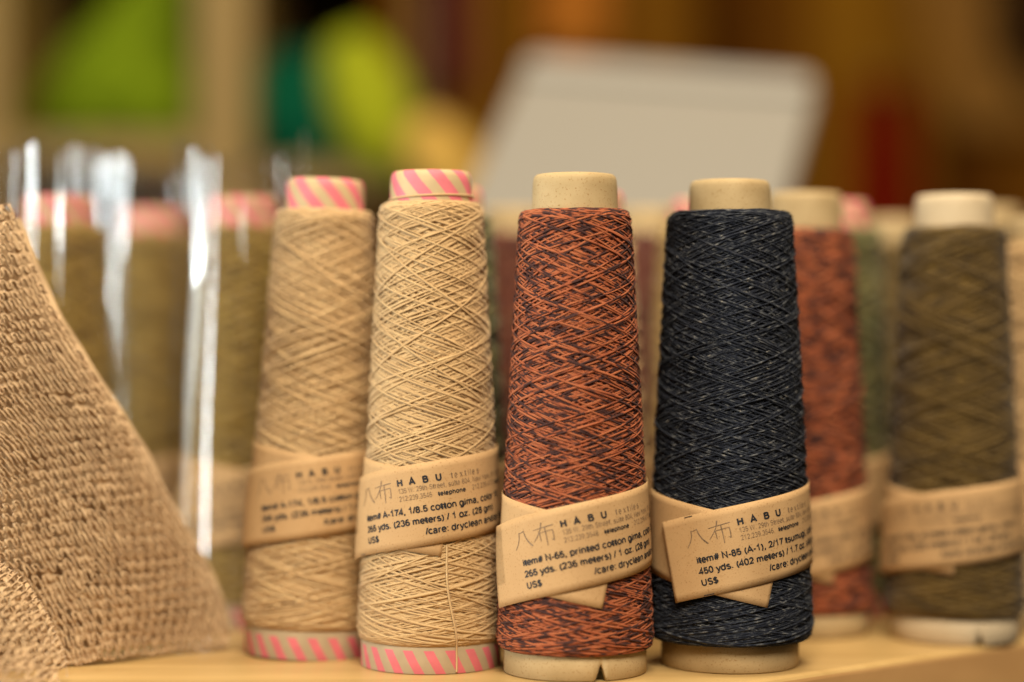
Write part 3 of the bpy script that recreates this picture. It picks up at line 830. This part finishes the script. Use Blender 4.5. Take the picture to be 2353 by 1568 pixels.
# backing sheet added behind the outer knit so that its holes look dark
sg = np.linspace(.25, 16, 70); rg = np.linspace(.15, 15.6, 80)
SS, RR = np.meshgrid(sg, rg, indexing='ij')
V = cloth_S(SS.ravel(), RR.ravel())-off; V[:, 1] += 1.6+.1*np.sin(RR.ravel()*3)
F = grid_faces(70, 80); lim_ = np.array([cloth_row(j)[1] for j in range(41)])
ok = SS.ravel() < np.interp(RR.ravel()/.39, np.arange(41), lim_)
F = F[ok[F].all(1)]
mesh_obj('hole_backing', V, F, M['knit'], cl_root, np.stack([SS.ravel()*3, RR.ravel()], 1))
# the corner folded toward the camera at lower left
FX = np.array([-60, 0, 62, 112, 148, 160]); FY = np.array([1262, 1292, 1338, 1420, 1500, 1580])
def fold_S(s, r):
    """s cm along the folded edge from its top, r cm away from the edge toward the lower left"""
    s = np.asarray(s, float); r = np.asarray(r, float)
    q = s/.0146
    L = np.concatenate([[0], np.cumsum(np.hypot(np.diff(FX), np.diff(FY)))])
    px = np.interp(q, L, FX); py = np.interp(q, L, FY)
    rr = np.clip(r, 0, None)
    d = 66.6-.45*s-.9*rr+.4*np.exp(-rr/.3)
    px = px-rr/.0146*.80; py = py+rr/.0146*.55
    x = wx(px, d); z = wz(py, d)
    return np.stack([x, d, z], -1)
V, F, U = knit_tubes(lambda s, r: fold_S(s, r), 14, lambda j: (0.0, 5.6), .40, .37, .045, 9, sides=4)
mesh_obj('folded_corner', V-off, F, M['knit'], cl_root, U)

# ------------------------------------------------------------------ background things (far out of focus)
def box(name, x0, x1, y0, y1, z0, z1, mat, parent=None, bev=.3):
    V = [(x0, y0, z0), (x1, y0, z0), (x1, y1, z0), (x0, y1, z0), (x0, y0, z1), (x1, y0, z1), (x1, y1, z1), (x0, y1, z1)]
    F = [(0, 3, 2, 1), (4, 5, 6, 7), (0, 1, 5, 4), (1, 2, 6, 5), (2, 3, 7, 6), (3, 0, 4, 7)]
    o = mesh_obj(name, V, F, mat, parent, smooth=False)
    if bev:
        m = o.modifiers.new('b', 'BEVEL'); m.width = bev*CM; m.segments = 2
    return o

# wall of boards
wall = mesh_obj('wall', [(-220, 236, -70), (220, 236, -70), (220, 236, 160), (-220, 236, 160)], [(0, 1, 2, 3)],
                cloth_mat('wall_dark_brown', (.035, .016, .004)), smooth=False)
wall['kind'] = 'structure'
BROWNS = [(.22, .095, .007), (.12, .043, .004), (.36, .155, .013), (.065, .020, .002), (.17, .070, .006)]
wm = [wood_mat('brown_board_%d' % i, tuple(x*.8 for x in c), tuple(x*1.2 for x in c), (20, 20, 2), .85, .0) for i, c in enumerate(BROWNS)]
xx = -80.0; i = 0
order = [0, 2, 0, 4, 1, 3, 4, 2, 2, 1, 0, 3, 1, 4, 3, 1, 0, 4, 3, 1, 4, 2, 1]
while xx < 82:
    ww = 7.2+1.2*math.sin(i*2.1)
    p = box('board', xx+.15, xx+ww-.15, 233.4, 235.9, -60, 95, wm[order[i % len(order)]], None)
    p.parent = wall
    xx += ww; i += 1

# shelving unit on the left
su = empty('shelving_unit', (wx(300, 150), 150, -70))
tag(su, 'tan wooden shelving unit with open cubbies, blurred behind the wrapped cones', 'shelving')
def sbox(name, x0, x1, y0, y1, z0, z1, mat):
    o = box(name, x0, x1, y0, y1, z0, z1, mat, None); o.parent = su
    o.location = [-(wx(300, 150))*CM, -1.5, .70]; return o
D0 = 148
sbox('post', wx(446, D0), wx(572, D0), D0, D0+30, -70, 60, M['post'])
sbox('post', wx(-150, D0), wx(12, D0), D0, D0+30, -70, 60, M['post'])
sbox('post', wx(942, D0+22), wx(972, D0+22), D0+22, D0+30, -70, 60, M['post'])
sbox('peg', wx(985, 146)-.25, wx(985, 146)+.25, 146.5, D0+22, wz(283, 146)-.25, wz(283, 146)+.25, M['post'])
sbox('shelf_board', wx(12, D0)+.05, wx(446, D0)-.05, D0+.4, D0+30, wz(388, D0), wz(308, D0), M['post'])
sbox('shelf_board', wx(572, D0)+.05, wx(950, D0), D0+3, D0+30, wz(440, D0), wz(372, D0), M['post'])
sbox('shelf_board', wx(12, D0)+.05, wx(446, D0)-.05, D0+.4, D0+30, wz(-420, D0), wz(-340, D0), M['post'])
sbox('shelf_board', wx(572, D0)+.05, wx(950, D0), D0+.4, D0+30, wz(-330, D0), wz(-260, D0), M['post'])
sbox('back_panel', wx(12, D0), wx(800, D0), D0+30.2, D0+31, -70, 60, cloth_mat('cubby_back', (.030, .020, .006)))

def pillow(name, outline, d, depth, mat, n=9, jitter=.3, seed=0):
    """a soft solid: outline (px,py at distance d) blown up to a given depth"""
    rng = np.random.default_rng(seed)
    O = np.array([(wx(a, d), wz(b, d)) for a, b in outline]); c = O.mean(0)
    t = np.linspace(0, 1, 72, endpoint=False)*len(O)
    k = t.astype(int); f = t-k
    R = O[k]*(1-f)[:, None]+O[(k+1) % len(O)]*f[:, None]
    for _ in range(3): R = (np.roll(R, 1, 0)+2*R+np.roll(R, -1, 0))/4
    V = []
    for a in np.linspace(-1, 1, 2*n+1):
        s = max(.05, 1-abs(a)**3.2)
        ring = c+(R-c)*s**.6
        wob = 1+.03*np.sin(np.arange(72)*.9+a*9)
        V.append(np.stack([c[0]+(ring[:, 0]-c[0])*wob, np.full(72, d+depth/2+a*depth/2)+.3*np.sin(np.arange(72)*.6), c[1]+(ring[:, 1]-c[1])*wob], 1))
    m = len(V); V = np.concatenate(V)
    F = []
    for j in range(m-1):
        for q in range(72): F.append((j*72+q, j*72+(q+1) % 72, (j+1)*72+(q+1) % 72, (j+1)*72+q))
    F.append(tuple(range(72))[::-1]); F.append(tuple((m-1)*72+q for q in range(72)))
    return mesh_obj(name, V, F, mat)

o = pillow('folded_cloth', [(10, 340), (455, 340), (455, -140), (350, -140), (235, -30), (110, 110), (20, 230)], 152, 14,
           cloth_mat('lime_green_cloth', (.10, .14, .004), .45, 22), seed=1)
tag(o, 'heap of lime green cloth in the left cubby, sloping down to the left', 'cloth')

def hank(name, p0, p1, d, r, mat, label, twists=1.6, strands=9, seed=0):
    rng = np.random.default_rng(seed)
    A = np.array([wx(p0[0], d), d, wz(p0[1], d)]); B = np.array([wx(p1[0], d), d, wz(p1[1], d)])
    ax = (B-A); Ln = np.linalg.norm(ax); ax /= Ln
    u = np.cross(ax, [0, 1, 0]); u /= np.linalg.norm(u); v = np.cross(ax, u)
    t = np.linspace(0, 1, 46); parts = []
    fat = r*(.35+.65*np.sin(np.pi*(t*.94+.03))**.6)
    for k in range(strands):
        a = 2*np.pi*(k/strands+twists*t)
        C = A+ax*(t*Ln)[:, None]+(u*np.cos(a)[:, None]+v*np.sin(a)[:, None])*(fat*.55)[:, None]
        N = (u*np.cos(a)[:, None]+v*np.sin(a)[:, None])
        parts.append(tube(C, N, fat*.9, fat*.9, 8))
    # filler core
    parts.append(tube(A+ax*(t*Ln)[:, None], np.tile(u, (46, 1)), fat*1.1, fat*1.1, 8))
    V, F, U = join(parts)
    o = mesh_obj(name, V, F, mat, None, U)
    tag(o, label, 'yarn hank', 'yarn hanks in the shelving behind')
    return o
hank('yarn_hank', (800, 95), (900, 378), 150, 3.2, cloth_mat('chartreuse_wool', (.20, .215, .008), .3, 60), 'bright chartreuse yarn hank in the right cubby of the shelving', seed=2)
hank('yarn_hank', (545, 235), (860, 320), 156.5, 5.6, cloth_mat('teal_wool', (.0015, .045, .020), .3, 60), 'dark teal green yarn hank lying left of the chartreuse one', seed=3)
hank('yarn_hank', (885, 330), (1000, 380), 151.5, 2.3, cloth_mat('green_wool', (.10, .22, .02), .3, 60), 'small grass green yarn hank below the chartreuse one', seed=4)
hank('yarn_hank', (965, 290), (1090, 480), 146, 2.7, cloth_mat('ochre_wool', (.36, .215, .045), .25, 60), 'ochre yarn hank between the chartreuse hank and white board', seed=5)

def hanging(name, outline, d, mat, label, folds=5, amp=.9, thick=.5):
    """a hanging cloth with vertical folds; outline = four corners TL, TR, BR, BL in picture px at distance d"""
    c = [np.array([wx(a, d), d, wz(b, d)]) for a, b in outline]
    nu, nv = 60, 16
    Vs = []
    for side in (0, 1):
        for i in range(nu):
            for j in range(nv):
                u, v = i/(nu-1), j/(nv-1)
                p = (c[0]*(1-u)+c[1]*u)*(1-v)+(c[3]*(1-u)+c[2]*u)*v
                p = p+np.array([0, amp*math.sin(u*folds*6.283+v*.8)+side*thick, 0]); Vs.append(p)
    n = nu*nv; g = grid_faces(nu, nv)
    F = [tuple(f) for f in g]+[tuple(f[::-1]+n) for f in g]
    for i in range(nu-1):
        for j in (0, nv-1):
            a = i*nv+j; F.append((a, a+nv, a+nv+n, a+n))
    for j in range(nv-1):
        for i in (0, nu-1):
            a = i*nv+j; F.append((a, a+1, a+1+n, a+n))
    o = mesh_obj(name, Vs, F, mat)
    top = (c[0]+c[1])/2
    pg = box('peg', top[0]-.6, top[0]+.6, top[1]-1.2, 233.3, top[2]-.5, top[2]+.7, M['post'], None, .2)
    pg.parent = wall
    return tag(o, label, 'hanging cloth')
hanging('hanging_scarf', [(978, -260), (1092, -260), (1092, 225), (985, 225)], 228, cloth_mat('plum_cloth', (.13, .018, .030)), 'plum coloured scarf hanging above the ochre hank', 3)
hanging('hanging_scarf', [(1965, 190), (2090, 190), (2120, 640), (1950, 640)], 229, cloth_mat('dark_red_cloth', (.16, .004, .001)), 'dark red cloth hanging behind the cones on the right', 3)
hanging('hanging_scarf', [(2050, -220), (2215, -220), (2420, 300), (2200, 300)], 230.5, cloth_mat('light_brown_cloth', (.26, .125, .026)), 'light brown cloth hanging slantwise at upper right', 3)
hanging('hanging_scarf', [(2270, -200), (2420, -200), (2420, 200), (2290, 140)], 228, cloth_mat('black_brown_cloth', (.018, .008, .003)), 'almost black cloth hanging at the top right corner', 2)
hanging('hanging_scarf', [(1255, -200), (1400, -200), (1390, 130), (1240, 130)], 230.5, cloth_mat('orange_brown_cloth', (.55, .22, .03)), 'orange brown cloth hanging above the left end of the white board', 3)

# the white leaning board with a raised top rim
def rounded_slab(e1, e2, nrm, org, w_, h_, th, rc, mat, name, parent=None):
    pts = []
    for (cx, cy, a0) in ((w_-rc, h_-rc, 0), (rc, h_-rc, 90), (.4, .4, 180), (w_-.4, .4, 270)):
        rr = rc if cy > 1 else .4
        for a in np.linspace(a0, a0+90, 8):
            pts.append((cx+rr*math.cos(math.radians(a)), cy+rr*math.sin(math.radians(a))))
    n = len(pts); V = []; F = []
    for off_ in (0, -th):
        for (a, b) in pts: V.append(org+e1*a+e2*b+nrm*off_)
    F.append(tuple(range(n))); F.append(tuple(range(2*n-1, n-1, -1)))
    for i in range(n): F.append((i, n+i, n+(i+1) % n, (i+1) % n))
    o = mesh_obj(name, V, F, mat, parent, smooth=False)
    m = o.modifiers.new('b', 'BEVEL'); m.width = .25*CM; m.segments = 3
    return o
wb, ns_, ln_, b_ = new_mat('off_white_plastic', (.195, .174, .142), .5, .3)
d0 = 116.0
E1 = np.array([14.9, -4.0, -1.6])*1.11; wdt = np.linalg.norm(E1); E1 = E1/wdt
E2 = np.array([2.9, 0, 8.0])*1.11; E2[1] = (E1[0]*E2[0]+E1[2]*E2[2])/4.0*wdt/1.0
E2 = E2-E1*E1.dot(E2); hgt = np.linalg.norm(E2); E2 = E2/hgt
NR = np.cross(E1, E2); NR = NR if NR[1] < 0 else -NR
TL = np.array([wx(1212, d0+4), d0+4, wz(132, d0+4)])
HH = hgt*1.95
org = TL-E2*HH
bd = rounded_slab(E1, E2, NR, org, wdt*1.02, HH, 1.2, 1.5, wb, 'leaning_board')
tag(bd, 'off white rounded board leaning back behind the middle cones', 'board')
rim = rounded_slab(E1, E2, NR, org+E2*(HH-2.1)+NR*.5+E1*.15, wdt*1.02-.3, 1.9, .49, .85, new_mat('pale_rim_plastic', (.225, .202, .166), .5, .3)[0], 'top_rim', bd)

lo = org+E1*wdt*.5
sw = wdt*.36
st = box('stand', lo[0]-sw, lo[0]+sw, lo[1]-.4, lo[1]+9.0, .02, lo[2]-1.6, wb, None, .3)
st.parent = bd
rest = box('ledge', lo[0]-sw, lo[0]+sw, lo[1]+3.0, lo[1]+9.0, lo[2]-1.55, lo[2]+3.4, wb, None, .2)
rest.parent = bd
